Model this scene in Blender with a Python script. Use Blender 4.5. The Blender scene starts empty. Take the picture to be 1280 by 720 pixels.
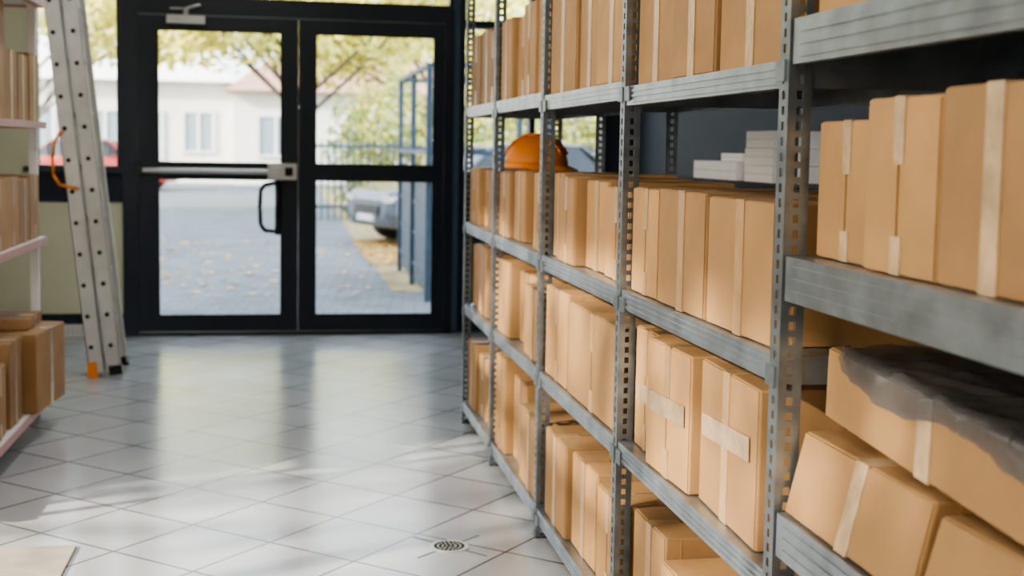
import bpy, bmesh, math, random
from mathutils import Vector, Matrix
from mathutils import noise as NZ
random.seed(7)
SC = bpy.context.scene
COL = SC.collection

# ---------------------------------------------------------------- materials
def mat(name, col=(.5,.5,.5), rough=.5, metal=0.0, noise=0.0, nscale=8, bump=0.0, bscale=40, rnd=0.0, coat=0.0, stretch=None, emis=None, estr=0):
    m = bpy.data.materials.new(name); m.use_nodes = True
    nt = m.node_tree; b = nt.nodes['Principled BSDF']
    b.inputs['Base Color'].default_value = (*col, 1)
    b.inputs['Roughness'].default_value = rough
    b.inputs['Metallic'].default_value = metal
    if coat: b.inputs['Coat Weight'].default_value = coat
    if emis:
        b.inputs['Emission Color'].default_value = (*emis, 1)
        b.inputs['Emission Strength'].default_value = estr
    tc = nt.nodes.new('ShaderNodeTexCoord')
    src = tc.outputs['Object']
    if stretch:
        mp = nt.nodes.new('ShaderNodeMapping'); mp.inputs['Scale'].default_value = stretch
        nt.links.new(src, mp.inputs['Vector']); src = mp.outputs['Vector']
    colout = None
    if noise > 0:
        n = nt.nodes.new('ShaderNodeTexNoise'); n.inputs['Scale'].default_value = nscale
        n.inputs['Detail'].default_value = 5
        nt.links.new(src, n.inputs['Vector'])
        r = nt.nodes.new('ShaderNodeValToRGB')
        r.color_ramp.elements[0].position = .3; r.color_ramp.elements[1].position = .7
        r.color_ramp.elements[0].color = (*[c*(1-noise) for c in col], 1)
        r.color_ramp.elements[1].color = (*[min(1, c*(1+noise)) for c in col], 1)
        nt.links.new(n.outputs['Fac'], r.inputs['Fac']); colout = r.outputs['Color']
    if rnd > 0:
        oi = nt.nodes.new('ShaderNodeObjectInfo')
        hs = nt.nodes.new('ShaderNodeHueSaturation')
        mr = nt.nodes.new('ShaderNodeMapRange')
        mr.inputs['To Min'].default_value = 1-rnd; mr.inputs['To Max'].default_value = 1+rnd
        nt.links.new(oi.outputs['Random'], mr.inputs['Value'])
        nt.links.new(mr.outputs['Result'], hs.inputs['Value'])
        if colout: nt.links.new(colout, hs.inputs['Color'])
        else: hs.inputs['Color'].default_value = (*col, 1)
        colout = hs.outputs['Color']
    if colout: nt.links.new(colout, b.inputs['Base Color'])
    if bump > 0:
        n2 = nt.nodes.new('ShaderNodeTexNoise'); n2.inputs['Scale'].default_value = bscale
        nt.links.new(src, n2.inputs['Vector'])
        bp = nt.nodes.new('ShaderNodeBump'); bp.inputs['Strength'].default_value = bump
        bp.inputs['Distance'].default_value = .01
        nt.links.new(n2.outputs['Fac'], bp.inputs['Height'])
        nt.links.new(bp.outputs['Normal'], b.inputs['Normal'])
    return m

def brickmat(name, c1, c2, mortar, w, h, off, msize, rough, rot=0.0, noise=.1, nrough=0.0, bump=.15):
    m = bpy.data.materials.new(name); m.use_nodes = True
    nt = m.node_tree; b = nt.nodes['Principled BSDF']
    tc = nt.nodes.new('ShaderNodeTexCoord'); mp = nt.nodes.new('ShaderNodeMapping')
    mp.inputs['Rotation'].default_value = (0, 0, rot)
    nt.links.new(tc.outputs['Object'], mp.inputs['Vector'])
    br = nt.nodes.new('ShaderNodeTexBrick')
    br.offset = off; br.squash = 1
    br.inputs['Scale'].default_value = 1
    br.inputs['Brick Width'].default_value = w; br.inputs['Row Height'].default_value = h
    br.inputs['Mortar Size'].default_value = msize; br.inputs['Mortar Smooth'].default_value = .1
    br.inputs['Color1'].default_value = (*c1, 1); br.inputs['Color2'].default_value = (*c2, 1)
    br.inputs['Mortar'].default_value = (*mortar, 1)
    nt.links.new(mp.outputs['Vector'], br.inputs['Vector'])
    n = nt.nodes.new('ShaderNodeTexNoise'); n.inputs['Scale'].default_value = 2.2; n.inputs['Detail'].default_value = 8
    nt.links.new(mp.outputs['Vector'], n.inputs['Vector'])
    mx = nt.nodes.new('ShaderNodeMix'); mx.data_type = 'RGBA'; mx.blend_type = 'MULTIPLY'
    mx.inputs[0].default_value = 1
    r = nt.nodes.new('ShaderNodeValToRGB')
    r.color_ramp.elements[0].position = .3; r.color_ramp.elements[1].position = .7
    r.color_ramp.elements[0].color = (1-noise, 1-noise, 1-noise, 1); r.color_ramp.elements[1].color = (1, 1, 1, 1)
    nt.links.new(n.outputs['Fac'], r.inputs['Fac'])
    nt.links.new(br.outputs['Color'], mx.inputs[6]); nt.links.new(r.outputs['Color'], mx.inputs[7])
    nt.links.new(mx.outputs[2], b.inputs['Base Color'])
    rr = nt.nodes.new('ShaderNodeMapRange')
    rr.inputs['To Min'].default_value = rough; rr.inputs['To Max'].default_value = rough+nrough
    nt.links.new(n.outputs['Fac'], rr.inputs['Value']); nt.links.new(rr.outputs['Result'], b.inputs['Roughness'])
    bp = nt.nodes.new('ShaderNodeBump'); bp.inputs['Strength'].default_value = bump; bp.inputs['Distance'].default_value = .004
    bp.invert = True
    nt.links.new(br.outputs['Fac'], bp.inputs['Height']); nt.links.new(bp.outputs['Normal'], b.inputs['Normal'])
    return m

def glassmat(name, tint=(1, 1, 1), gl=.06, rough=.02):
    m = bpy.data.materials.new(name); m.use_nodes = True
    nt = m.node_tree; nt.nodes.clear()
    o = nt.nodes.new('ShaderNodeOutputMaterial'); mx = nt.nodes.new('ShaderNodeMixShader')
    t = nt.nodes.new('ShaderNodeBsdfTransparent'); g = nt.nodes.new('ShaderNodeBsdfGlossy')
    t.inputs['Color'].default_value = (*tint, 1); g.inputs['Roughness'].default_value = rough
    mx.inputs[0].default_value = gl
    nt.links.new(t.outputs[0], mx.inputs[1]); nt.links.new(g.outputs[0], mx.inputs[2]); nt.links.new(mx.outputs[0], o.inputs['Surface'])
    return m

M_CARD = mat('cardboard', (.345, .198, .084), .72, noise=.14, nscale=5, bump=.15, bscale=30, rnd=.2)
M_FLAP = mat('cardboard_flap', (.375, .218, .094), .68, noise=.14, nscale=6, bump=.15, bscale=25, rnd=.2)
M_TAPE = mat('packing_tape', (.41, .26, .13), .28, noise=.12, nscale=20, bump=.2, bscale=60)
M_TAPEW = mat('clear_tape', (.44, .32, .20), .24, noise=.28, nscale=15, bump=.4, bscale=40)
M_STEEL = mat('galvanised_steel', (.37, .41, .445), .34, metal=.85, noise=.22, nscale=14, bump=.06, bscale=60)
M_STEELD = mat('galvanised_post', (.26, .29, .315), .40, metal=.85, noise=.25, nscale=20)
M_ALU = mat('aluminium', (.62, .60, .57), .45, metal=.55, noise=.08, nscale=10)
M_FRAME = mat('door_frame_paint', (.007, .013, .022), .35, noise=.15, nscale=4)
M_BLACK = mat('black_plastic', (.006, .006, .008), .3)
M_HOLE = mat('dark_recess', (.01, .01, .012), .8)
M_NAVY = mat('navy_wall_paint', (.016, .024, .036), .65, noise=.08, nscale=3, bump=.05)
M_CREAM = mat('cream_wall_paint', (.70, .68, .50), .75, noise=.04, nscale=3)
M_WHITE = mat('white_paint', (.78, .78, .78), .6, noise=.03, nscale=3)
M_PINK = mat('shelf_edge_pinkish', (.50, .28, .27), .5, noise=.05)
M_ORANGE = mat('orange_plastic', (.85, .26, .02), .35)
M_HELM = mat('helmet_orange', (.75, .25, .03), .5)
M_GLASS = glassmat('window_glass', (.96, .98, .98), .05)
M_FLOOR = brickmat('floor_tiles', (.50, .52, .53), (.46, .48, .49), (.07, .065, .06), .333, .333, 0.0, .0045, .12, rot=math.radians(41), noise=.16, nrough=.18)
M_PAVE = brickmat('paving_blocks', (.21, .235, .26), (.15, .175, .20), (.06, .07, .08), .20, .10, .5, .006, .85, rot=.1, noise=.3)
M_GRASS = mat('verge_ground', (.30, .24, .12), .95, noise=.4, nscale=6, bump=.5)
M_LEAFY = mat('autumn_leaves', (.85, .72, .20), .7, noise=.35, nscale=1.2)
M_LEAFG = mat('green_leaves', (.36, .44, .12), .7, noise=.4, nscale=1.2)
M_LEAFO = mat('fallen_leaves', (.60, .34, .08), .8, noise=.4, nscale=3)
M_BARK = mat('bark', (.14, .11, .09), .9, noise=.3, bump=.5)
M_BUILD = mat('pale_render', (.80, .79, .76), .85, noise=.05, nscale=.6)
M_ROOF = mat('roof_tiles', (.42, .26, .19), .85, noise=.2, nscale=3)
M_WINB = mat('far_window', (.30, .36, .42), .2)
M_BLUEM = mat('blue_painted_metal', (.05, .085, .125), .45, noise=.1)
M_CARS = mat('car_paint_grey', (.10, .12, .15), .25, metal=.4, coat=.6)
M_CARR = mat('car_paint_red', (.40, .05, .05), .3, coat=.6)
M_TYRE = mat('tyre_rubber', (.015, .015, .015), .8)
M_CARG = mat('car_glass', (.03, .04, .05), .08)
M_FILL = mat('fill_panel_glow', (.9, .9, .9), .5, emis=(1, .96, .9), estr=2)  # glowing face of the added fill panels
M_CEIL = mat('ceiling_paint', (.8, .8, .8), .8, noise=.02)
M_SLAB = mat('beige_stone', (.42, .38, .32), .5, noise=.2, nscale=9)

# ---------------------------------------------------------------- mesh builder
class MB:
    def __init__(s): s.v = []; s.f = []; s.m = []; s.mats = []
    def mi(s, m):
        if m not in s.mats: s.mats.append(m)
        return s.mats.index(m)
    def box(s, x0, x1, y0, y1, z0, z1, m, T=None):
        b = len(s.v)
        P = [(x, y, z) for z in (z0, z1) for y in (y0, y1) for x in (x0, x1)]
        if T: P = [tuple(T @ Vector(p)) for p in P]
        s.v += P; k = s.mi(m)
        for q in [(0,2,3,1),(4,5,7,6),(0,1,5,4),(1,3,7,5),(3,2,6,7),(2,0,4,6)]:
            s.f.append([b+i for i in q]); s.m.append(k)
    def poly(s, pts, m):
        b = len(s.v); s.v += [tuple(p) for p in pts]; s.f.append(list(range(b, b+len(pts)))); s.m.append(s.mi(m))
    def cyl(s, p0, p1, r0, r1, m, n=10, cap=True):
        p0 = Vector(p0); p1 = Vector(p1); d = (p1-p0).normalized()
        a = d.orthogonal().normalized(); c = d.cross(a); b = len(s.v); k = s.mi(m)
        for i in range(n):
            t = 2*math.pi*i/n; o = a*math.cos(t)+c*math.sin(t)
            s.v.append(tuple(p0+o*r0)); s.v.append(tuple(p1+o*r1))
        for i in range(n):
            j = (i+1) % n; s.f.append([b+2*i, b+2*j, b+2*j+1, b+2*i+1]); s.m.append(k)
        if cap:
            s.f.append([b+2*i for i in range(n)][::-1]); s.m.append(k)
            s.f.append([b+2*i+1 for i in range(n)]); s.m.append(k)
    def loft(s, rings, m, cap=True):
        b = len(s.v); n = len(rings[0]); k = s.mi(m)
        for r in rings: s.v += [tuple(p) for p in r]
        for a in range(len(rings)-1):
            for i in range(n):
                j = (i+1) % n
                s.f.append([b+a*n+i, b+a*n+j, b+(a+1)*n+j, b+(a+1)*n+i]); s.m.append(k)
        if cap:
            s.f.append([b+i for i in range(n)][::-1]); s.m.append(k)
            s.f.append([b+(len(rings)-1)*n+i for i in range(n)]); s.m.append(k)
    def obj(s, name, parent=None, loc=(0, 0, 0), rot=(0, 0, 0), smooth=False, bevel=0):
        me = bpy.data.meshes.new(name); me.from_pydata(s.v, [], s.f)
        for m in s.mats: me.materials.append(m)
        me.polygons.foreach_set('material_index', s.m)
        if smooth: me.polygons.foreach_set('use_smooth', [True]*len(s.f))
        me.update()
        o = bpy.data.objects.new(name, me); COL.objects.link(o)
        o.location = loc; o.rotation_euler = rot
        if parent: o.parent = parent
        if bevel:
            md = o.modifiers.new('bevel', 'BEVEL'); md.width = bevel; md.segments = 2; md.limit_method = 'ANGLE'
        return o
def empty(name, loc=(0, 0, 0)):
    e = bpy.data.objects.new(name, None); COL.objects.link(e); e.location = loc; e.empty_display_size = .1; return e

# ---------------------------------------------------------------- room shell
YB = 8.53        # inner face of glazed front wall
XR, XL, YC, ZC = 2.35, -2.9, -2.6, 3.3
mb = MB(); mb.box(XL-.2, XR+.2, YC-.2, YB+.12, -.1, 0, M_FLOOR); mb.obj('floor')
mb = MB(); mb.box(XL-.2, XR+.2, YC-.2, YB+.15, ZC, ZC+.15, M_CEIL); mb.obj('ceiling')
mb = MB(); mb.box(XR, XR+.2, YC-.2, YB+.15, 0, ZC, M_NAVY); mb.obj('wall_right')
mb = MB(); mb.box(XL, XR, YC-.2, YC, 0, ZC, M_CREAM); mb.obj('wall_rear')
# left wall with big window openings
mb = MB()
WY0, WY1, WZ0, WZ1 = -1.6, 3.75, .95, 3.1
mb.box(XL-.2, XL, YC, WY0, 0, ZC, M_CREAM); mb.box(XL-.2, XL, WY1, YB+.15, 0, ZC, M_CREAM)
mb.box(XL-.2, XL, WY0, WY1, 0, WZ0, M_CREAM); mb.box(XL-.2, XL, WY0, WY1, WZ1, ZC, M_CREAM)
mb.obj('wall_left')
mb = MB()
for i in range(5):
    y = WY0+(WY1-WY0)*i/4
    mb.box(XL-.13, XL-.07, max(WY0, y-.04), min(WY1, y+.04), WZ0, WZ1, M_FRAME)
mb.box(XL-.129, XL-.071, WY0, WY1, WZ0, WZ0+.05, M_FRAME); mb.box(XL-.129, XL-.071, WY0, WY1, WZ1-.05, WZ1, M_FRAME)
mb.box(XL-.128, XL-.072, WY0, WY1, 2.28, 2.36, M_FRAME)
mb.obj('window_2')

# front wall: pieces around door and windows
mb = MB(); T0, T1 = YB, YB+.14
mb.box(XL, -1.58, T0, T1, 0, ZC, M_CREAM)
mb.box(-1.58, -1.02, T0, T1, .14, .86, M_CREAM)
mb.box(-1.58, -1.02, T0-.01, T1, .86, 1.06, M_NAVY)
mb.box(-1.58, -1.02, T0-.01, T1, .0, .14, M_NAVY)
mb.box(1.10, XR, T0, T1, 0, 1.05, M_NAVY)
mb.box(2.17, XR, T0, T1, 1.05, ZC, M_NAVY)
mb.box(-1.58, 2.17, T0, T1, 2.95, ZC, M_NAVY)
mb.obj('wall_front')
mb = MB()
def frame(mb, x0, x1, z0, z1, w, y0=YB-.02, y1=YB+.10, m=M_FRAME, glass=True):
    mb.box(x0, x0+w, y0, y1, z0, z1, m); mb.box(x1-w, x1, y0, y1, z0, z1, m)
    mb.box(x0+w, x1-w, y0, y1, z0, z0+w, m); mb.box(x0+w, x1-w, y0, y1, z1-w, z1, m)
    if glass: mb.box(x0+w, x1-w, YB+.04, YB+.046, z0+w, z1-w, M_GLASS)
frame(mb, -1.58, -1.02, 1.06, 2.95, .035)
mb.box(-1.62, -.99, YB-.06, YB-.02, 1.05, 1.085, M_FRAME)
mb.obj('window_1')
mb = MB(); frame(mb, 1.14, 2.17, 1.05, 2.95, .04); mb.box(1.62, 1.66, YB-.019, YB+.099, 1.09, 2.91, M_FRAME)
mb.box(1.10, 1.14, YB-.05, YB+.12, 0, 2.95, M_BLUEM)
mb.box(1.18, 2.13, YB-.018, YB+.098, 2.04, 2.09, M_FRAME)
mb.obj('window_3')
mb = MB(); frame(mb, -1.02, 1.10, 2.15, 2.95, .03); mb.obj('window_4')

# door (two leaves in frame)
door = empty('door_1', (0, YB, 0))
mb = MB()
mb.box(-1.02, -.925, -.06, .10, 0, 2.15, M_FRAME); mb.box(1.04, 1.10, -.06, .10, 0, 2.15, M_FRAME)
mb.box(-.925, 1.04, -.06, .10, 2.06, 2.15, M_FRAME); mb.box(-.925, 1.04, -.05, .10, 0, .02, M_FRAME)
mb.obj('door_frame', door)
def leaf(x0, x1, gx0, gx1, name):
    mb = MB(); y0, y1 = -.04, .02
    mb.box(x0, gx0, y0, y1, .025, 2.055, M_FRAME); mb.box(gx1, x1, y0, y1, .025, 2.055, M_FRAME)
    mb.box(gx0, gx1, y0, y1, .025, .125, M_FRAME); mb.box(gx0, gx1, y0, y1, 1.97, 2.055, M_FRAME)
    mb.box(gx0, gx1, y0, y1, 1.025, 1.115, M_FRAME)
    mb.box(gx0, gx1, -.012, -.006, .125, 1.025, M_GLASS); mb.box(gx0, gx1, -.012, -.006, 1.115, 1.97, M_GLASS)
    for a, b in ((.125, 1.025), (1.115, 1.97)):
        mb.box(gx0, gx0+.012, y0-.006, y0, a, b, M_BLACK); mb.box(gx1-.012, gx1, y0-.006, y0, a, b, M_BLACK)
        mb.box(gx0+.012, gx1-.012, y0-.006, y0, a, a+.012, M_BLACK); mb.box(gx0+.012, gx1-.012, y0-.006, y0, b-.012, b, M_BLACK)
    return mb.obj(name, door)
leaf(-.922, .084, -.805, -.018, 'left_leaf'); leaf(.086, 1.037, .19, .975, 'right_leaf')
mb = MB()
mb.cyl((-.94, -.10, 1.07), (-.10, -.10, 1.07), .017, .017, M_ALU, 14)
mb.box(-.11, .075, -.125, -.042, 1.02, 1.125, M_ALU); mb.box(-.09, -.02, -.14, -.125, 1.04, 1.105, M_ALU)
mb.box(.0, .05, -.132, -.125, 1.045, 1.10, M_HOLE)
mb.box(-.95, -.89, -.12, -.042, 1.035, 1.105, M_BLACK)
mb.obj('panic_bar', door, bevel=.004)
mb = MB()
pts = [(-.05, -.042, 1.00), (-.13, -.075, .985), (-.155, -.09, .95), (-.16, -.095, .84), (-.155, -.09, .73), (-.13, -.075, .69), (-.05, -.042, .68)]
for a, b in zip(pts, pts[1:]): mb.cyl(a, b, .014, .014, M_BLACK, 10)
mb.cyl((-.045, -.06, .66), (-.045, -.06, 1.02), .02, .02, M_BLACK, 10)
mb.obj('pull_handle', door, smooth=True)
mb = MB()
mb.box(-.74, -.50, -.10, -.045, 2.0, 2.055, M_ALU); mb.cyl((-.62, -.075, 2.055), (-.62, -.075, 2.10), .02, .02, M_ALU)
mb.box(-.72, -.60, -.09, -.07, 2.09, 2.10, M_ALU)
mb.cyl((-.62, -.08, 2.095), (-.53, -.1, 2.12), .01, .01, M_ALU)
mb.obj('door_closer', door, bevel=.004)

mb = MB(); mb.box(-1.75, -1.08, YB-.07, YB-.012, .0, .075, M_WHITE)
for i in range(24): mb.box(-1.74+i*.027, -1.73+i*.027, YB-.076, YB-.07, .01, .065, M_ALU)
mb.obj('baseboard_front')
mb = MB(); mb.box(-1.5, -.63, 3.2, 4.03, .0005, .008, M_SLAB); mb.obj('beige_floor_slab', bevel=.002)

# fill panels added out of view to brighten the room
for i, (x, y) in enumerate([(-.5, .5), (-.5, 3.2), (-.5, 6.0), (1.7, 3.2)]):
    mb = MB(); mb.box(-.3, .3, -.6, .6, 0, .04, M_WHITE); mb.box(-.27, .27, -.57, .57, -.005, 0, M_FILL)
    o = mb.obj('fill_panel', None, (x, y, ZC-.045))
    L = bpy.data.lights.new('fill_light', 'AREA'); L.shape = 'RECTANGLE'; L.size = .54; L.size_y = 1.14
    L.energy = 13; L.color = (1, .96, .90)
    lo = bpy.data.objects.new('fill_light', L); COL.objects.link(lo); lo.parent = o; lo.location = (0, 0, -.02)

# floor drain
mb = MB(); R = .058
mb.cyl((0, 0, .0005), (0, 0, .002), R+.004, R+.004, M_ALU, 32)
for ring in range(4):
    rr = .0+ring*.0145; cnt = 1 if ring == 0 else ring*7
    for k in range(cnt):
        a = 2*math.pi*k/cnt; x, y = (0, 0) if ring == 0 else (rr*math.cos(a), rr*math.sin(a))
        mb.cyl((x, y, .002), (x, y, .0032), .0056, .0056, M_HOLE, 8)
for a in (0, 1):
    T = Matrix.Rotation(a*math.pi/2, 4, 'Z')
    for s in (-1, 1): mb.box(R+.006 if s > 0 else -.15, .15 if s > 0 else -R-.006, -.002, .002, .0003, .001, M_HOLE, T)
mb.obj('floor_drain', None, (.51, 3.90, 0), (0, 0, .75))

# ---------------------------------------------------------------- cardboard boxes
RJ = random.Random(99)
def cardboard_box(xf, y0, y1, z0, h, d=.36, face=-1, rz=None, tape=M_TAPE, rot=None, loc=None, shear=0.0, label=False):
    if rz is None: rz = RJ.uniform(-.016, .016)
    if loc is None: h += RJ.uniform(-.006, .004); xf -= face*RJ.uniform(0, .008)
    w = abs(y1-y0)
    bm = bmesh.new()
    bmesh.ops.create_cube(bm, size=1)
    bmesh.ops.scale(bm, vec=(d, w, h), verts=bm.verts)
    bmesh.ops.translate(bm, vec=(0, 0, h/2), verts=bm.verts)
    bmesh.ops.bevel(bm, geom=bm.edges[:], offset=.004, segments=2, affect='EDGES', profile=.6)
    me = bpy.data.meshes.new('cardboard_box'); bm.to_mesh(me); bm.free()
    tmp = MB(); tmp.mats = [M_CARD]
    tmp.v = [tuple(v.co) for v in me.vertices]; tmp.f = [list(p.vertices) for p in me.polygons]; tmp.m = [0]*len(tmp.f)
    xx = -d/2
    e = .003
    s = random.uniform(-.008, .008)
    # two front flaps, the second lifted very slightly at the seam
    tmp.box(xx-.0025, xx+.001, -w/2+e, s-.0015, e, h-e, M_FLAP)
    lift = RJ.uniform(.001, .0035)
    b0 = len(tmp.v)
    tmp.box(xx-.0030, xx+.001, s+.0015, w/2-e, e, h-e, M_FLAP)
    for i in range(b0, b0+8):
        x, y, z = tmp.v[i]
        if y < (s+w/2)/2 and x < xx-.002: tmp.v[i] = (x-lift*.5, y, z)
    tw = min(.020, w*.08)
    style = random.random()
    fx = xx-.0032-lift*.5
    if style < .5:
        tmp.box(fx-.0006, xx-.002, s-tw, s+tw, .001, h+.0005, tape)
        tmp.box(fx-.0006, xx+.07, s-tw, s+tw, h-.0005, h+.001, tape)
        tmp.box(fx-.0006, xx+.05, s-tw, s+tw, -.0002, .0008, tape)
    else:
        tmp.box(fx-.0004, xx-.002, s-tw*.9, s+tw*.9, h*.62, h+.0005, tape)
        tmp.box(fx-.0004, xx-.002, s-tw*.9, s+tw*.9, .001, h*.22, tape)
        tmp.box(fx-.0004, xx+.06, s-tw*.9, s+tw*.9, h-.0005, h+.001, tape)
    if label:
        zc = h*random.uniform(.45, .6); ww = w*.42
        T = Matrix.Translation((fx-.0016, s, zc)) @ Matrix.Rotation(random.uniform(-.12, .12), 4, 'X')
        tmp.box(-.0006, .0006, -ww, ww, -.022, .022, M_TAPEW, T)
    tmp.box(-d/2+.035, -d/2+.038, -w/2-.0006, -w/2+.001, .004, h-.004, M_FLAP)
    tmp.box(-d/2+.07, d/2-.004, s-.001, s+.001, h-.0002, h+.0006, M_HOLE)
    if shear: tmp.v = [(x+z*shear, y, z) for x, y, z in tmp.v]
    o = tmp.obj('cardboard_box')
    bpy.data.meshes.remove(me)
    if loc is None:
        loc = (xf+d/2+.004 if face < 0 else xf-d/2-.004, (y0+y1)/2, z0+.0015)
    o.location = loc
    o.rotation_euler = rot if rot else (0, 0, rz+(0 if face < 0 else math.pi))
    return o

# ---------------------------------------------------------------- right shelving
XS, XRR = .795, 1.235
def post(mb, x, y, h, sx, sy, m=M_STEELD, W=.040, t=.0025, pitch=.025, hole=.011):
    for axis in (0, 1):
        sg = sy if axis == 0 else sx
        def b(a0, a1, z0, z1):
            a0, a1 = sorted((a0*sg, a1*sg))
            if axis == 0:
                xs = sorted((x, x+t*sx)); mb.box(xs[0], xs[1], y+a0, y+a1, z0, z1, m)
            else:
                ys = sorted((y, y+t*sy)); mb.box(x+a0, x+a1, ys[0], ys[1], z0, z1, m)
        b(0 if axis == 0 else t, W/2-hole/2, 0, h); b(W/2+hole/2, W, 0, h)
        z = 0
        while z < h-.02:
            b(W/2-hole/2, W/2+hole/2, z, z+pitch-.014); z += pitch
    mb.box(min(x, x+sx*.045), max(x, x+sx*.045), min(y, y+sy*.045), max(y, y+sy*.045), 0, .004, M_BLACK)
def shelf(mb, y0, y1, z, hb=.045, x0=XS+.003, x1=XRR-.003):
    mb.box(x0, x1, y0, y1, z-.002, z, M_STEEL)
    for xa, s in ((x0, -1), (x1, 1)):
        a, b = (xa, xa+.002) if s < 0 else (xa-.002, xa)
        mb.box(a, b, y0, y1, z-hb, z-.002, M_STEEL)
        for k in range(3):
            zz = z-hb+hb*(.14+.27*k)
            aa, bb = (xa-.0028, xa) if s < 0 else (xa, xa+.0028)
            mb.box(aa, bb, y0+.03, y1-.03, zz, zz+hb*.13, M_STEEL)
        a, b = (xa+.002, xa+.018) if s < 0 else (xa-.018, xa-.002)
        mb.box(a, b, y0, y1, z-hb, z-hb+.002, M_STEEL)
    for ya in (y0, y1-.002): mb.box(x0+.002, x1-.002, ya, ya+.002, z-hb, z-.002, M_STEEL)
    n = 6
    for k in range(n):
        xx = x0+.03+(x1-x0-.06)*(k+.5)/n
        mb.box(xx-.014, xx+.014, y0+.01, y1-.01, z-.010, z-.002, M_STEEL)
PY = [1.96, 2.97, 3.95, 4.89, 5.72]
rack = empty('metal_shelving_rack')
mb = MB()
for i, y in enumerate(PY):
    sy = 1 if i < 4 else -1
    for x, sx in ((XS, 1), (XRR, -1)): post(mb, x, y, 2.1, sx, sy)
mb.obj('uprights', rack)
mb = MB()
ZL = [.10, .545, .915, 1.415, 2.0]
def Z(i, k):
    # the two nearer bays carry the upper shelf one hole lower
    return ZL[k]+((-.015 if i == 0 else 0 if i == 1 else .012) if k == 3 else 0)
for i in range(4):
    for k, z in enumerate(ZL):
        shelf(mb, PY[i]+.004, PY[i+1]-.004, Z(i, k))
        for y in (PY[i]+.01, PY[i+1]-.05): mb.box(XS-.004, XS-.0005, y, y+.04, z-.05, z-.016, M_STEELD)
mb.obj('shelves', rack)

B = cardboard_box
X0 = XS+.012
# first bay of the long rack
for (a, b, h, dx) in [(2.66, 2.945, .31, .01), (2.385, 2.65, .32, 0), (2.05, 2.375, .31, .01)]: B(X0+dx, a, b, Z(0, 3), h, .36)
for (a, b, h, dx) in [(2.735, 2.945, .25, 0), (2.405, 2.722, .25, .004), (2.06, 2.39, .25, .0)]: B(X0+dx, a, b, ZL[2], h, .37)
for (a, b, h, dx, rz) in [(2.775, 2.945, .285, .02, 0), (2.475, 2.755, .29, .0, .03), (2.09, 2.44, .285, .01, -.04)]: B(X0+dx, a, b, ZL[1], h, .34, rz=rz, label=True)
for (a, b, h, dx, rz) in [(2.68, 2.93, .285, .02, 0), (2.28, 2.66, .25, .01, 0), (2.02, 2.26, .24, .03, 0)]: B(X0+dx, a, b, ZL[0], h, .34, rz=rz)
# second bay
for (a, b, h, dx) in [(3.60, 3.92, .32, .0), (3.34, 3.585, .31, .01), (3.03, 3.325, .33, 0)]: B(X0+dx, a, b, Z(1, 3), h, .36)
for (a, b, h, dx) in [(3.77, 3.92, .26, .02), (3.545, 3.76, .255, 0), (3.30, 3.535, .25, .03), (3.04, 3.28, .235, .02)]: B(X0+dx, a, b, ZL[2], h, .35)
for (a, b, h, dx, rz) in [(3.61, 3.92, .28, .0, 0), (3.02, 3.585, .27, .0, .0)]: B(X0+dx, a, b, ZL[1], h, .36, rz=rz)
for (a, b, h, dx) in [(3.60, 3.9, .28, .0), (3.30, 3.58, .27, .02), (3.02, 3.25, .27, .01)]: B(X0+dx, a, b, ZL[0], h, .34)
# third bay
for (a, b, h, dx) in [(4.62, 4.86, .30, 0), (4.41, 4.61, .29, .02), (4.20, 4.40, .31, 0), (3.99, 4.19, .31, .01)]: B(X0+dx, a, b, Z(2, 3), h, .36)
for (a, b, h, dx) in [(4.64, 4.86, .24, 0), (4.43, 4.62, .25, .02), (4.20, 4.41, .24, .05), (3.99, 4.18, .255, 0)]: B(X0+dx, a, b, ZL[2], h, .34)
for (a, b, h, dx) in [(4.62, 4.86, .28, 0), (4.33, 4.60, .26, .04), (3.99, 4.31, .24, 0)]: B(X0+dx, a, b, ZL[1], h, .35)
for (a, b, h, dx) in [(4.66, 4.86, .36, 0), (4.40, 4.64, .31, .03), (4.00, 4.34, .26, 0)]: B(X0+dx, a, b, ZL[0], h, .35)
# far bay
for (a, b, h, dx) in [(5.42, 5.67, .30, 0), (5.18, 5.41, .31, .01), (4.94, 5.17, .29, .0)]: B(X0+dx, a, b, Z(3, 3), h, .36)
for k, hs in ((2, (.25, .236, .24)), (1, (.28, .29, .27)), (0, (.29, .27, .30))):
    for (a, b), h in zip([(5.43, 5.67), (5.19, 5.42), (4.95, 5.18)], hs): B(X0+random.uniform(0, .03), a, b, ZL[k], h, .36)

# near unit (different make, deeper beams), shares the upright with the long rack
near = empty('heavy_shelving_rack')
mb = MB(); YN0, YN1 = .86, 1.958
for x, sx in ((XS, 1), (XRR, -1)): post(mb, x, YN0, 2.1, sx, 1)
mb.obj('uprights', near)
mb = MB(); ZN = [.22, .66, 1.083, 1.463, 2.0]
for z in ZN: shelf(mb, YN0+.004, YN1-.004, z, .072)
mb.obj('shelves', near)
for (a, b, h, dx, rz) in [(1.742, 1.935, .218, .025, 0), (1.53, 1.73, .248, .014, .02), (1.25, 1.515, .25, .012, -.02), (.92, 1.22, .25, .03, 0)]: B(X0+dx, a, b, ZN[2], h, .36, rz=rz, tape=M_TAPEW)
for (a, b, h, dx) in [(1.60, 1.93, .3, .02), (1.28, 1.58, .29, .01), (.95, 1.25, .3, .02)]: B(X0+dx, a, b, ZN[3], h, .36)
for (a, b, h, dx) in [(1.50, 1.90, .3, .02), (1.0, 1.45, .29, .01)]: B(X0+dx, a, b, ZN[0], h, .36)
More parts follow.
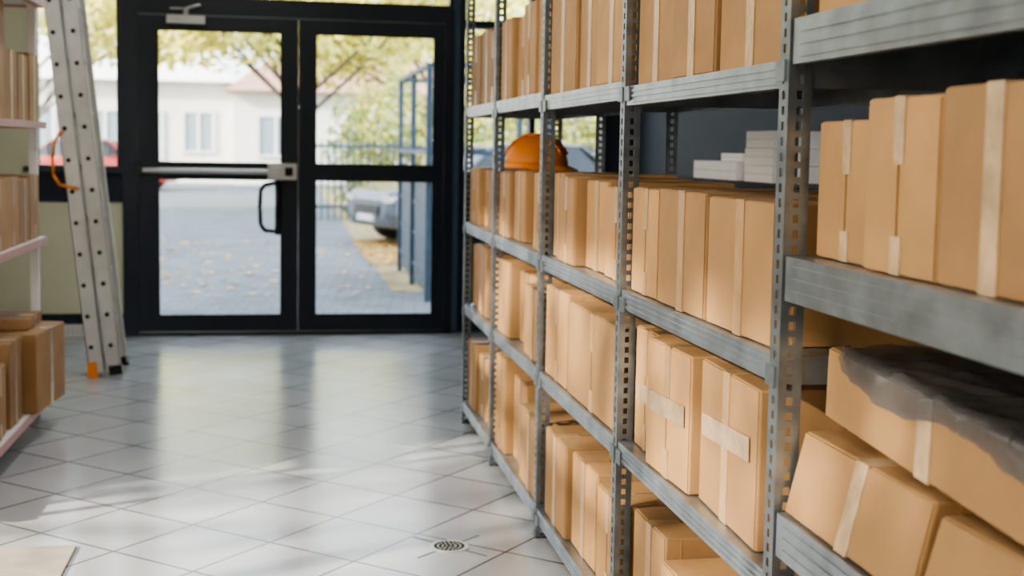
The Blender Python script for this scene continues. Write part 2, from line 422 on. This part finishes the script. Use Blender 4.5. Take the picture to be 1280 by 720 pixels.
# slumped long boxes on the low shelf: squashed lower one, another lying on top of it
B(0, 1.52, 1.950, 0, .135, .31, loc=(.965, 1.733, ZN[1]+.002), shear=.24, tape=M_TAPEW)
B(0, 1.08, 1.50, 0, .125, .31, loc=(.965, 1.29, ZN[1]+.002), rot=(0, 0, .03), shear=.28, tape=M_TAPEW)
LB = (1.0, 1.585, ZN[1]+.150); RB = (math.radians(3.0), 0, -.02)
B(0, 1.25, 1.91, 0, .115, .29, loc=LB, rot=RB, tape=M_TAPEW)
def film():
    m = bpy.data.materials.new('stretch_film'); m.use_nodes = True; nt = m.node_tree; nt.nodes.clear()
    o = nt.nodes.new('ShaderNodeOutputMaterial'); mx = nt.nodes.new('ShaderNodeMixShader')
    t = nt.nodes.new('ShaderNodeBsdfTransparent'); t.inputs['Color'].default_value = (.62, .62, .64, 1)
    g = nt.nodes.new('ShaderNodeBsdfPrincipled'); g.inputs['Base Color'].default_value = (.13, .135, .145, 1); g.inputs['Roughness'].default_value = .16
    mx.inputs[0].default_value = .5
    nt.links.new(t.outputs[0], mx.inputs[1]); nt.links.new(g.outputs[0], mx.inputs[2]); nt.links.new(mx.outputs[0], o.inputs['Surface'])
    mb = MB(); nx, ny = 36, 70
    M = Matrix.Translation(LB) @ Matrix.Rotation(RB[2], 4, 'Z') @ Matrix.Rotation(RB[0], 4, 'X')
    V = []
    for i in range(nx+1):
        for j in range(ny+1):
            u = i/nx; v = j/ny
            y = -.345+(.60+.04*math.sin(u*5))*v
            over = .034+.012*math.sin(y*15)+.006*NZ.noise(Vector((y*14, 5, 0)))
            L = u*(.29+over)-over
            wob = .004+.010*abs(NZ.noise(Vector((L*18+y*6, y*12, 0))))+.006*abs(NZ.noise(Vector((L*50, y*38, 3))))
            if L < 0: x = -.145-.006-wob*.9; z = .117+L
            else: x = -.145+L-.004; z = .117+wob
            V.append(tuple(M @ Vector((x, y, z))))
    mb.v = V; mb.mats = [m]
    for i in range(nx):
        for j in range(ny):
            a = i*(ny+1)+j; mb.f.append([a, a+ny+1, a+ny+2, a+1]); mb.m.append(0)
    mb.obj('plastic_wrap_sheet', smooth=True)
film()

# hard hat
mb = MB(); rings = []; n = 28
for k in range(9):
    a = math.pi/2*k/8*.98
    rings.append([(.135*math.cos(a)*math.cos(2*math.pi*i/n), .105*math.cos(a)*math.sin(2*math.pi*i/n), .02+.125*math.sin(a)**.95) for i in range(n)])
mb.loft(rings, M_HELM)
def brim(e, z):
    o = []
    for i in range(n):
        t = 2*math.pi*i/n; c = math.cos(t); ex = e*(2.9 if c > .2 else 1)
        o.append(((.132+ex)*c, (.102+e)*math.sin(t), z-(.01 if ex > e else 0)*(e > 0)))
    return o
br = [brim(-.004, .030), brim(.016, .018), brim(.016, .012), brim(-.004, .020)]
mb.loft(br+[br[0]], M_HELM, cap=False)
for yy in (-.03, 0, .03):
    pr = [(.132*math.cos(t), yy, .024+.124*math.sin(t)) for t in [math.pi*(.12+.76*q/12) for q in range(13)]]
    for p, q in zip(pr, pr[1:]): mb.cyl(p, q, .007, .007, M_HELM, 6)
mb.obj('hard_hat', None, (1.01, 5.14, 1.158), (0, 0, math.radians(-35)), smooth=True)

# cabinet with white cartons behind the racks
mb = MB(); mb.box(1.62, 2.2, 3.6, 5.4, .0, 1.14, M_NAVY)
for yy in (3.62, 4.22, 4.82): mb.box(1.606, 1.62, yy, yy+.56, .04, 1.1, M_NAVY); mb.box(1.596, 1.606, yy+.48, yy+.5, .5, .7, M_ALU)
mb.obj('storage_cabinet')
mb = MB(); M_WC = mat('white_carton', (.82, .83, .86), .5, noise=.03)
for (x, y, w, d, z, h) in [(1.66, 4.58, .3, .5, 1.142, .07), (1.70, 4.62, .26, .24, 1.214, .03),
                           (1.68, 4.26, .3, .28, 1.142, .06), (1.68, 4.26, .3, .28, 1.204, .06), (1.68, 4.27, .28, .26, 1.266, .06)]:
    mb.box(x, x+w, y, y+d, z, z+h, M_WC); mb.box(x-.001, x, y, y+d, z+h*.46, z+h*.54, M_ALU)
mb.obj('white_carton_stack', bevel=.003)

# ---------------------------------------------------------------- left rack
lr = empty('wall_shelving_rack')
XLF, XLB = -1.03, -1.45; LY0, LY1 = 4.25, 5.99
ZLL = [.12, .82, 1.33, 1.86]
mb = MB()
for z in ZLL:
    xf = XLF if z < .5 else XLF-.02
    mb.box(XLB, xf, LY0, LY1, z-.018, z, M_WHITE); mb.box(xf, xf+.006, LY0, LY1, z-.03, z, M_PINK)
    mb.box(XLB, xf-.001, LY1, LY1+.004, z-.03, z, M_PINK); mb.box(xf-.03, xf-.001, LY0, LY1, z-.03, z-.018, M_PINK)
mb.obj('shelves', lr)
mb = MB()
for y0_, y1_ in ((LY0+.01, LY0+.04), (LY1-.035, LY1-.005)):
    for x in (XLF-.085, XLB+.02): mb.box(x, x+.035, y0_, y1_, 0, 2.3, M_WHITE)
mb.obj('uprights', lr)
def BL(x, a, b, z, h, d=.34, **k): return B(x, a, b, z, h, d, face=1, **k)
for (a, b, h) in [(5.74, 5.935, .285), (5.52, 5.73, .27), (5.27, 5.51, .28), (5.0, 5.26, .28), (4.6, 4.98, .28)]:
    BL(XLF-.035, a, b, ZLL[2], h); BL(XLF-.035, a, b, ZLL[1], h-.005)
BL(XLF-.10, 5.3, 5.6, ZLL[2]+.290, .2, .3); BL(XLF-.10, 4.9, 5.25, ZLL[2]+.290, .2, .3)
B(0, 0, .42, 0, .33, .36, loc=(-1.165, 5.70, ZLL[0]+.002), rot=(0, 0, math.radians(174)), tape=M_TAPEW)
B(0, 0, .3, 0, .045, .30, loc=(-1.21, 5.74, ZLL[0]+.335), rot=(0, 0, math.radians(180)))
B(0, 0, .24, 0, .335, .32, loc=(-1.215, 5.30, ZLL[0]+.002), rot=(0, 0, math.radians(180)))
B(0, 0, .30, 0, .27, .30, loc=(-1.20, 4.98, ZLL[0]+.002), rot=(0, 0, math.radians(184)))

# ---------------------------------------------------------------- ladder
lad = empty('aluminium_ladder')
mb = MB(); ang = math.atan(.105)
for yy, of in ((6.98, -1), (7.26, 1)):
    T = Matrix.Translation((-.935, yy, 0.03)) @ Matrix.Rotation(-ang, 4, 'Y')
    for cx in (-.045, .043):
        mb.box(cx-.04, cx+.04, -.003, .003, 0, 2.9, M_ALU, T)
        mb.box(cx-.04, cx-.036, -.003 if of < 0 else -.025, .025 if of < 0 else .003, 0, 2.9, M_ALU, T)
        mb.box(cx+.036, cx+.04, -.003 if of < 0 else -.025, .025 if of < 0 else .003, 0, 2.9, M_ALU, T)
        for k in range(17):
            z = .14+k*.165
            p0 = T @ Vector((cx+(-.012 if cx<0 else .0), of*.0035, z)); p1 = T @ Vector((cx+(-.012 if cx<0 else .0), of*.0060, z))
            mb.cyl(p0, p1, .012, .012, M_HOLE, 12)
    mb.box(-.088, -.04, -.02, .02, -.03, .06, M_ORANGE if of < 0 else M_BLACK, T)
    mb.box(.02, .088, -.012, .03, -.02, .03, M_BLACK, T)
for k in range(10):
    z = .25+k*.28
    for cx in (-.045, .043):
        T = Matrix.Translation((-.935, 0, 0.03)) @ Matrix.Rotation(-ang, 4, 'Y'); p = T @ Vector((cx, 0, z))
        mb.cyl((p.x, 6.985, p.z), (p.x, 7.255, p.z), .014, .014, M_ALU, 8)
mb.obj('stiles_and_rungs', lad)
mb = MB()
pts = [(-1.14, 6.96, 1.30), (-1.17, 6.955, 1.25), (-1.185, 6.95, 1.16), (-1.18, 6.95, 1.07), (-1.15, 6.95, 1.02), (-1.06, 6.955, 1.0)]
for a, b in zip(pts, pts[1:]): mb.cyl(a, b, .008, .008, M_ORANGE, 8)
mb.obj('orange_strap', lad, smooth=True)

# ---------------------------------------------------------------- exterior
mb = MB(); mb.box(-60, 60, -40, 90, -.3, -.12, M_PAVE)
mb.box(1.0, 30, 12.0, 40, -.119, -.115, M_GRASS); mb.obj('ground')
mb = MB(); mb.box(-4, 4, YB+.16, 10.2, -.118, -.04, M_PAVE); mb.obj('pavement')
GZ = -.114

def leaves(mb, cx, cy, cz, rx, ry, rz, n, size, m):
    for _ in range(n):
        while True:
            p = Vector((random.uniform(-1, 1), random.uniform(-1, 1), random.uniform(-1, 1)))
            if p.length < 1: break
        c = Vector((cx+p.x*rx, cy+p.y*ry, cz+p.z*rz))
        a = Vector((random.gauss(0, 1), random.gauss(0, 1), random.gauss(0, 1))).normalized(); b = a.orthogonal().normalized()
        s = size*random.uniform(.6, 1.3)
        mb.poly([c-a*s, c+b*s*.5, c+a*s, c-b*s*.5], m)
def tree(x, y, h, r, m, n=1500, size=.09, name='autumn_tree', seed=1, br=.05, zb=GZ):
    random.seed(seed); mb = MB()
    mb.cyl((0, 0, 0), (.1, 0, h*.45), .13, .09, M_BARK)
    for k in range(11):
        a = random.uniform(0, 6.28); z0 = h*random.uniform(.25, .45); l = r*random.uniform(.6, 1)
        p1 = Vector((l*math.cos(a)*.5, l*math.sin(a)*.5, z0+h*.22)); p2 = Vector((l*math.cos(a), l*math.sin(a), z0+h*random.uniform(.3, .5)))
        mb.cyl((.05, 0, z0), p1, br, br*.7, M_BARK, 6); mb.cyl(p1, p2, br*.7, br*.25, M_BARK, 6)
        for q in range(3):
            p3 = p1.lerp(p2, random.random())+Vector((random.uniform(-.6, .6), random.uniform(-.6, .6), random.uniform(-.1, .7)))
            mb.cyl(p1.lerp(p2, .5), p3, br*.3, br*.12, M_BARK, 5)
            leaves(mb, p3.x, p3.y, p3.z, r*.3, r*.3, r*.22, n//44, size, m)
        leaves(mb, p2.x, p2.y, p2.z, r*.35, r*.35, r*.25, n//20, size, m)
    return mb.obj(name, None, (x, y, zb))
tree(-5.4, -.6, 5.2, 1.7, M_LEAFG, 420, .13, 'courtyard_tree', 3, .06, -.12)
tree(-5.6, 3.0, 4.9, 1.8, M_LEAFG, 340, .13, 'courtyard_tree', 5, .06, -.12)
tree(.3, 28.5, 5.6, 3.2, M_LEAFY, 4200, .13, 'autumn_tree', 8)
tree(3.9, 31, 5.6, 3.2, M_LEAFY, 4200, .13, 'autumn_tree', 11)
tree(-6.6, 36, 7.5, 4.0, M_LEAFY, 4000, .16, 'autumn_tree', 15, zb=-.12)
random.seed(21)
mb = MB()
for k in range(24): leaves(mb, 1.2+k*.3, 24.4, 1.15+random.uniform(-.1, .5), .5, .4, 1.2, 420, .08, M_LEAFY if k % 3 else M_LEAFG)
for k in range(24): mb.cyl((1.2+k*.3, 24.4, GZ), (1.3+k*.3, 24.4, 1.4), .02, .01, M_BARK, 5)
mb.obj('yellow_hedge')
mb = MB()
for k in range(60): mb.box(.4+k*.12, .43+k*.12, 23.6, 23.63, GZ, 1.35, M_BLUEM)
mb.box(.4, 7.6, 23.59, 23.64, 1.2, 1.26, M_BLUEM); mb.box(.4, 7.6, 23.59, 23.64, .1, .16, M_BLUEM)
mb.obj('metal_fence')
mb = MB()
for _ in range(1300):
    x = random.uniform(.95, 2.4) if random.random() < .82 else random.uniform(-2.5, 1); y = random.uniform(11.5, 18.5) if x < .95 else random.uniform(14.6, 18.5)
    a = random.uniform(0, 6.28); s = random.uniform(.025, .05)
    mb.poly([(x+s*math.cos(a+q*1.57), y+s*math.sin(a+q*1.57), -.112+random.uniform(0, .02)) for q in range(4)], M_LEAFO)
mb.obj('fallen_leaf_litter')

# added unseen block left of the yard: it keeps the driveway in shade
mb = MB(); mb.box(-17, -9, 2.4, 21, -.12, 10.5, M_BUILD)
for fl in range(3):
    for k in range(6):
        y = 3.6+k*2.9; mb.box(-9, -8.97, y, y+1.4, 1+fl*3.2, 2.6+fl*3.2, M_WINB)
        mb.box(-8.97, -8.93, y-.06, y+1.46, .94+fl*3.2, 1+fl*3.2, M_WHITE); mb.box(-8.97, -8.94, y+.67, y+.73, 1+fl*3.2, 2.6+fl*3.2, M_WHITE)
mb.box(-17.2, -8.8, 2.2, 21.2, 10.5, 10.7, M_ROOF); mb.obj('unseen_shade_block')

bl = empty('house', (0, 45, 0))
mb = MB()
mb.box(-22, -1.7, 0, 8, -.12, 3.3, M_BUILD); mb.box(-1.7, 14, -1, 8, -.12, 3.0, M_BUILD)
mb.obj('walls', bl)
mb = MB()
mb.loft([[(-22.4, -.5, 3.3), (-1.6, -.5, 3.3), (-1.6, 8.5, 3.3), (-22.4, 8.5, 3.3)], [(-20, 3.8, 5.0), (-3.5, 3.8, 5.0), (-3.5, 4.2, 5.0), (-20, 4.2, 5.0)]], M_BUILD)
mb.loft([[(-2.0, -1.5, 3.0), (14.4, -1.5, 3.0), (14.4, 8.5, 3.0), (-2, 8.5, 3.0)], [(-.5, 3, 4.4), (12, 3, 4.4), (12, 4, 4.4), (-.5, 4, 4.4)]], M_ROOF)
mb.obj('roof', bl)
mb = MB()
for x, z0, z1, w in [(-6.4, .0, 2.3, .9), (-4.9, 0, 2.3, .8), (-3.4, .9, 2.3, 1.0), (-9, .9, 2.3, 1.4), (-.9, 0.8, 2.2, 1.2), (2, .9, 2.2, 1.4), (5, .9, 2.2, 1.4)]:
    yy = -.04 if x < -1.7 else -1.04
    mb.box(x, x+w, yy, yy+.03, z0, z1, M_WINB)
    for q in (0, .5, 1): mb.box(x+w*q-.05, x+w*q+.05, yy-.05, yy, z0, z1, M_WHITE)
    mb.box(x, x+w, yy-.049, yy, z1-.05, z1+.08, M_WHITE); mb.box(x, x+w, yy-.049, yy, z0, z0+.08, M_WHITE)
mb.obj('windows', bl)

def car(name, paint, loc, rz):
    e = empty(name, loc); e.rotation_euler = (0, 0, rz)
    st = [(-2.1, .62, .38, .62), (-2.05, .78, .25, .74), (-1.6, .86, .2, .86), (-.9, .88, .2, .92), (.6, .88, .2, .95), (1.5, .87, .2, .93), (1.98, .80, .26, .88), (2.08, .66, .4, .72)]
    mb = MB(); R = []
    for y, w, z0, z1 in st:
        R.append([(-w*.9, y, z0), (w*.9, y, z0), (w, y, z0+(z1-z0)*.35), (w*.98, y, z0+(z1-z0)*.75), (w*.86, y, z1), (-w*.86, y, z1), (-w*.98, y, z0+(z1-z0)*.75), (-w, y, z0+(z1-z0)*.35)])
    mb.loft(R, paint)
    mb.obj('body', e, smooth=False, bevel=.03)
    mb = MB()
    cab = [(-1.05, .74, .90, .93), (-.45, .70, .9, 1.36), (.1, .68, .92, 1.45), (1.0, .67, .92, 1.42), (1.75, .70, .90, .98)]
    mb.loft([[(-w, y, z0), (w, y, z0), (w*.82, y, z1), (-w*.82, y, z1)] for y, w, z0, z1 in cab], M_CARG)
    mb.obj('cabin_glass', e, bevel=.02)
    mb = MB()
    mb.loft([[(-w, y, z1), (w, y, z1), (w*.9, y, z1+.03), (-w*.9, y, z1+.03)] for y, w, z1 in [(-.5, .57, 1.345), (.1, .58, 1.44), (1.05, .57, 1.40)]], paint)
    for s in (-1, 1):
        mb.cyl((s*.73, -1.03, .93), (s*.585, -.47, 1.36), .03, .03, paint, 6); mb.cyl((s*.7, .3, .93), (s*.57, .3, 1.44), .03, .03, paint, 6)
        mb.cyl((s*.69, 1.7, .95), (s*.56, 1.05, 1.41), .03, .03, paint, 6); mb.box(s*.95-.08, s*.95+.08, -.75, -.65, .88, 1.0, paint)
    mb.obj('roof_and_pillars', e)
    mb = MB()
    for s in (-1, 1):
        for y in (-1.35, 1.3):
            mb.cyl((s*.70, y, .30), (s*.89, y, .30), .30, .30, M_TYRE, 20); mb.cyl((s*.89, y, .30), (s*.90, y, .30), .18, .17, M_ALU, 16)
    mb.obj('wheels', e)
    mb = MB()
    for s in (-1, 1): mb.box(s*.62-.13, s*.62+.13, -2.10, -1.98, .60, .68, M_ALU); mb.box(s*.66-.1, s*.66+.1, 1.99, 2.09, .6, .8, M_CARR)
    mb.box(-.4, .4, -2.12, -2.05, .4, .55, M_BLACK); mb.box(-.26, .26, -2.14, -2.1, .33, .42, M_WHITE)
    mb.obj('lights_and_grille', e)
car('grey_car', M_CARS, (3.1, 18.6, GZ), math.radians(-70))
car('red_car', M_CARR, (-5.2, 38, -.12), math.radians(80))

mb = MB(); x0, x1, y0, y1 = 1.24, 2.3, 11.2, 14.0
for x in (x0, x1):
    for k in range(3):
        y = y0+(y1-y0)*k/2; mb.box(x-.025, x+.025, y-.025, y+.025, -.114, 1.98, M_BLUEM)
for z in (1.96, 1.2):
    for x in (x0, x1): mb.box(x-.02, x+.02, y0, y1, z-.02, z+.02, M_BLUEM)
    for y in (y0, y1): mb.box(x0, x1, y-.02, y+.02, z-.02, z+.02, M_BLUEM)
mb.box(x0+.010, x0+.024, y0+.02, y1, -.05, .95, M_BLUEM); mb.box(x0+.03, x1, y0+.0, y0+.014, -.05, .95, M_BLUEM)
for k in range(3): mb.box(x0-.004, x0+.010, y0+.03, y1-.03, .1+k*.3, .13+k*.3, M_BLUEM)
mb.box(x0-.05, x1, y0-.06, y1, .95, 1.0, M_BLUEM)
mb.obj('bin_shelter')

# ---------------------------------------------------------------- light
w = bpy.data.worlds.new('World'); SC.world = w; w.use_nodes = True; nt = w.node_tree
bg = nt.nodes['Background']; sky = nt.nodes.new('ShaderNodeTexSky')
try:
    sky.sky_type = 'NISHITA'; sky.sun_disc = False; sky.sun_elevation = math.radians(25); sky.sun_rotation = math.radians(245); sky.dust_density = 3
except Exception: pass
mxw = nt.nodes.new('ShaderNodeMix'); mxw.data_type = 'RGBA'; mxw.inputs[0].default_value = .5
mxw.inputs[7].default_value = (8.6, 9, 9.4, 1)
nt.links.new(sky.outputs[0], mxw.inputs[6]); nt.links.new(mxw.outputs[2], bg.inputs['Color'])
bg.inputs['Strength'].default_value = .78
S = bpy.data.lights.new('sun', 'SUN'); S.energy = 11; S.angle = math.radians(1.3); S.color = (1, .90, .75)
so = bpy.data.objects.new('sun', S); COL.objects.link(so)
so.rotation_euler = Vector((1, .45, -.54)).to_track_quat('-Z', 'Y').to_euler()
try: SC.view_settings.look = 'AgX - Medium High Contrast'
except Exception: pass

# ---------------------------------------------------------------- camera
cam = bpy.data.cameras.new('camera'); co = bpy.data.objects.new('camera', cam); COL.objects.link(co)
cam.lens = 45; cam.sensor_width = 36; cam.shift_y = -.032; cam.clip_end = 300
R = Matrix.Rotation(-math.atan(285/1600), 4, 'Z') @ Matrix.Rotation(math.radians(90)-math.atan(134/1600), 4, 'X') @ Matrix.Rotation(.017, 4, 'Z')
co.matrix_world = Matrix.Translation((0, 0, 1.25)) @ R
cam.dof.use_dof = True; cam.dof.focus_distance = 2.7; cam.dof.aperture_fstop = 3.8
SC.camera = co
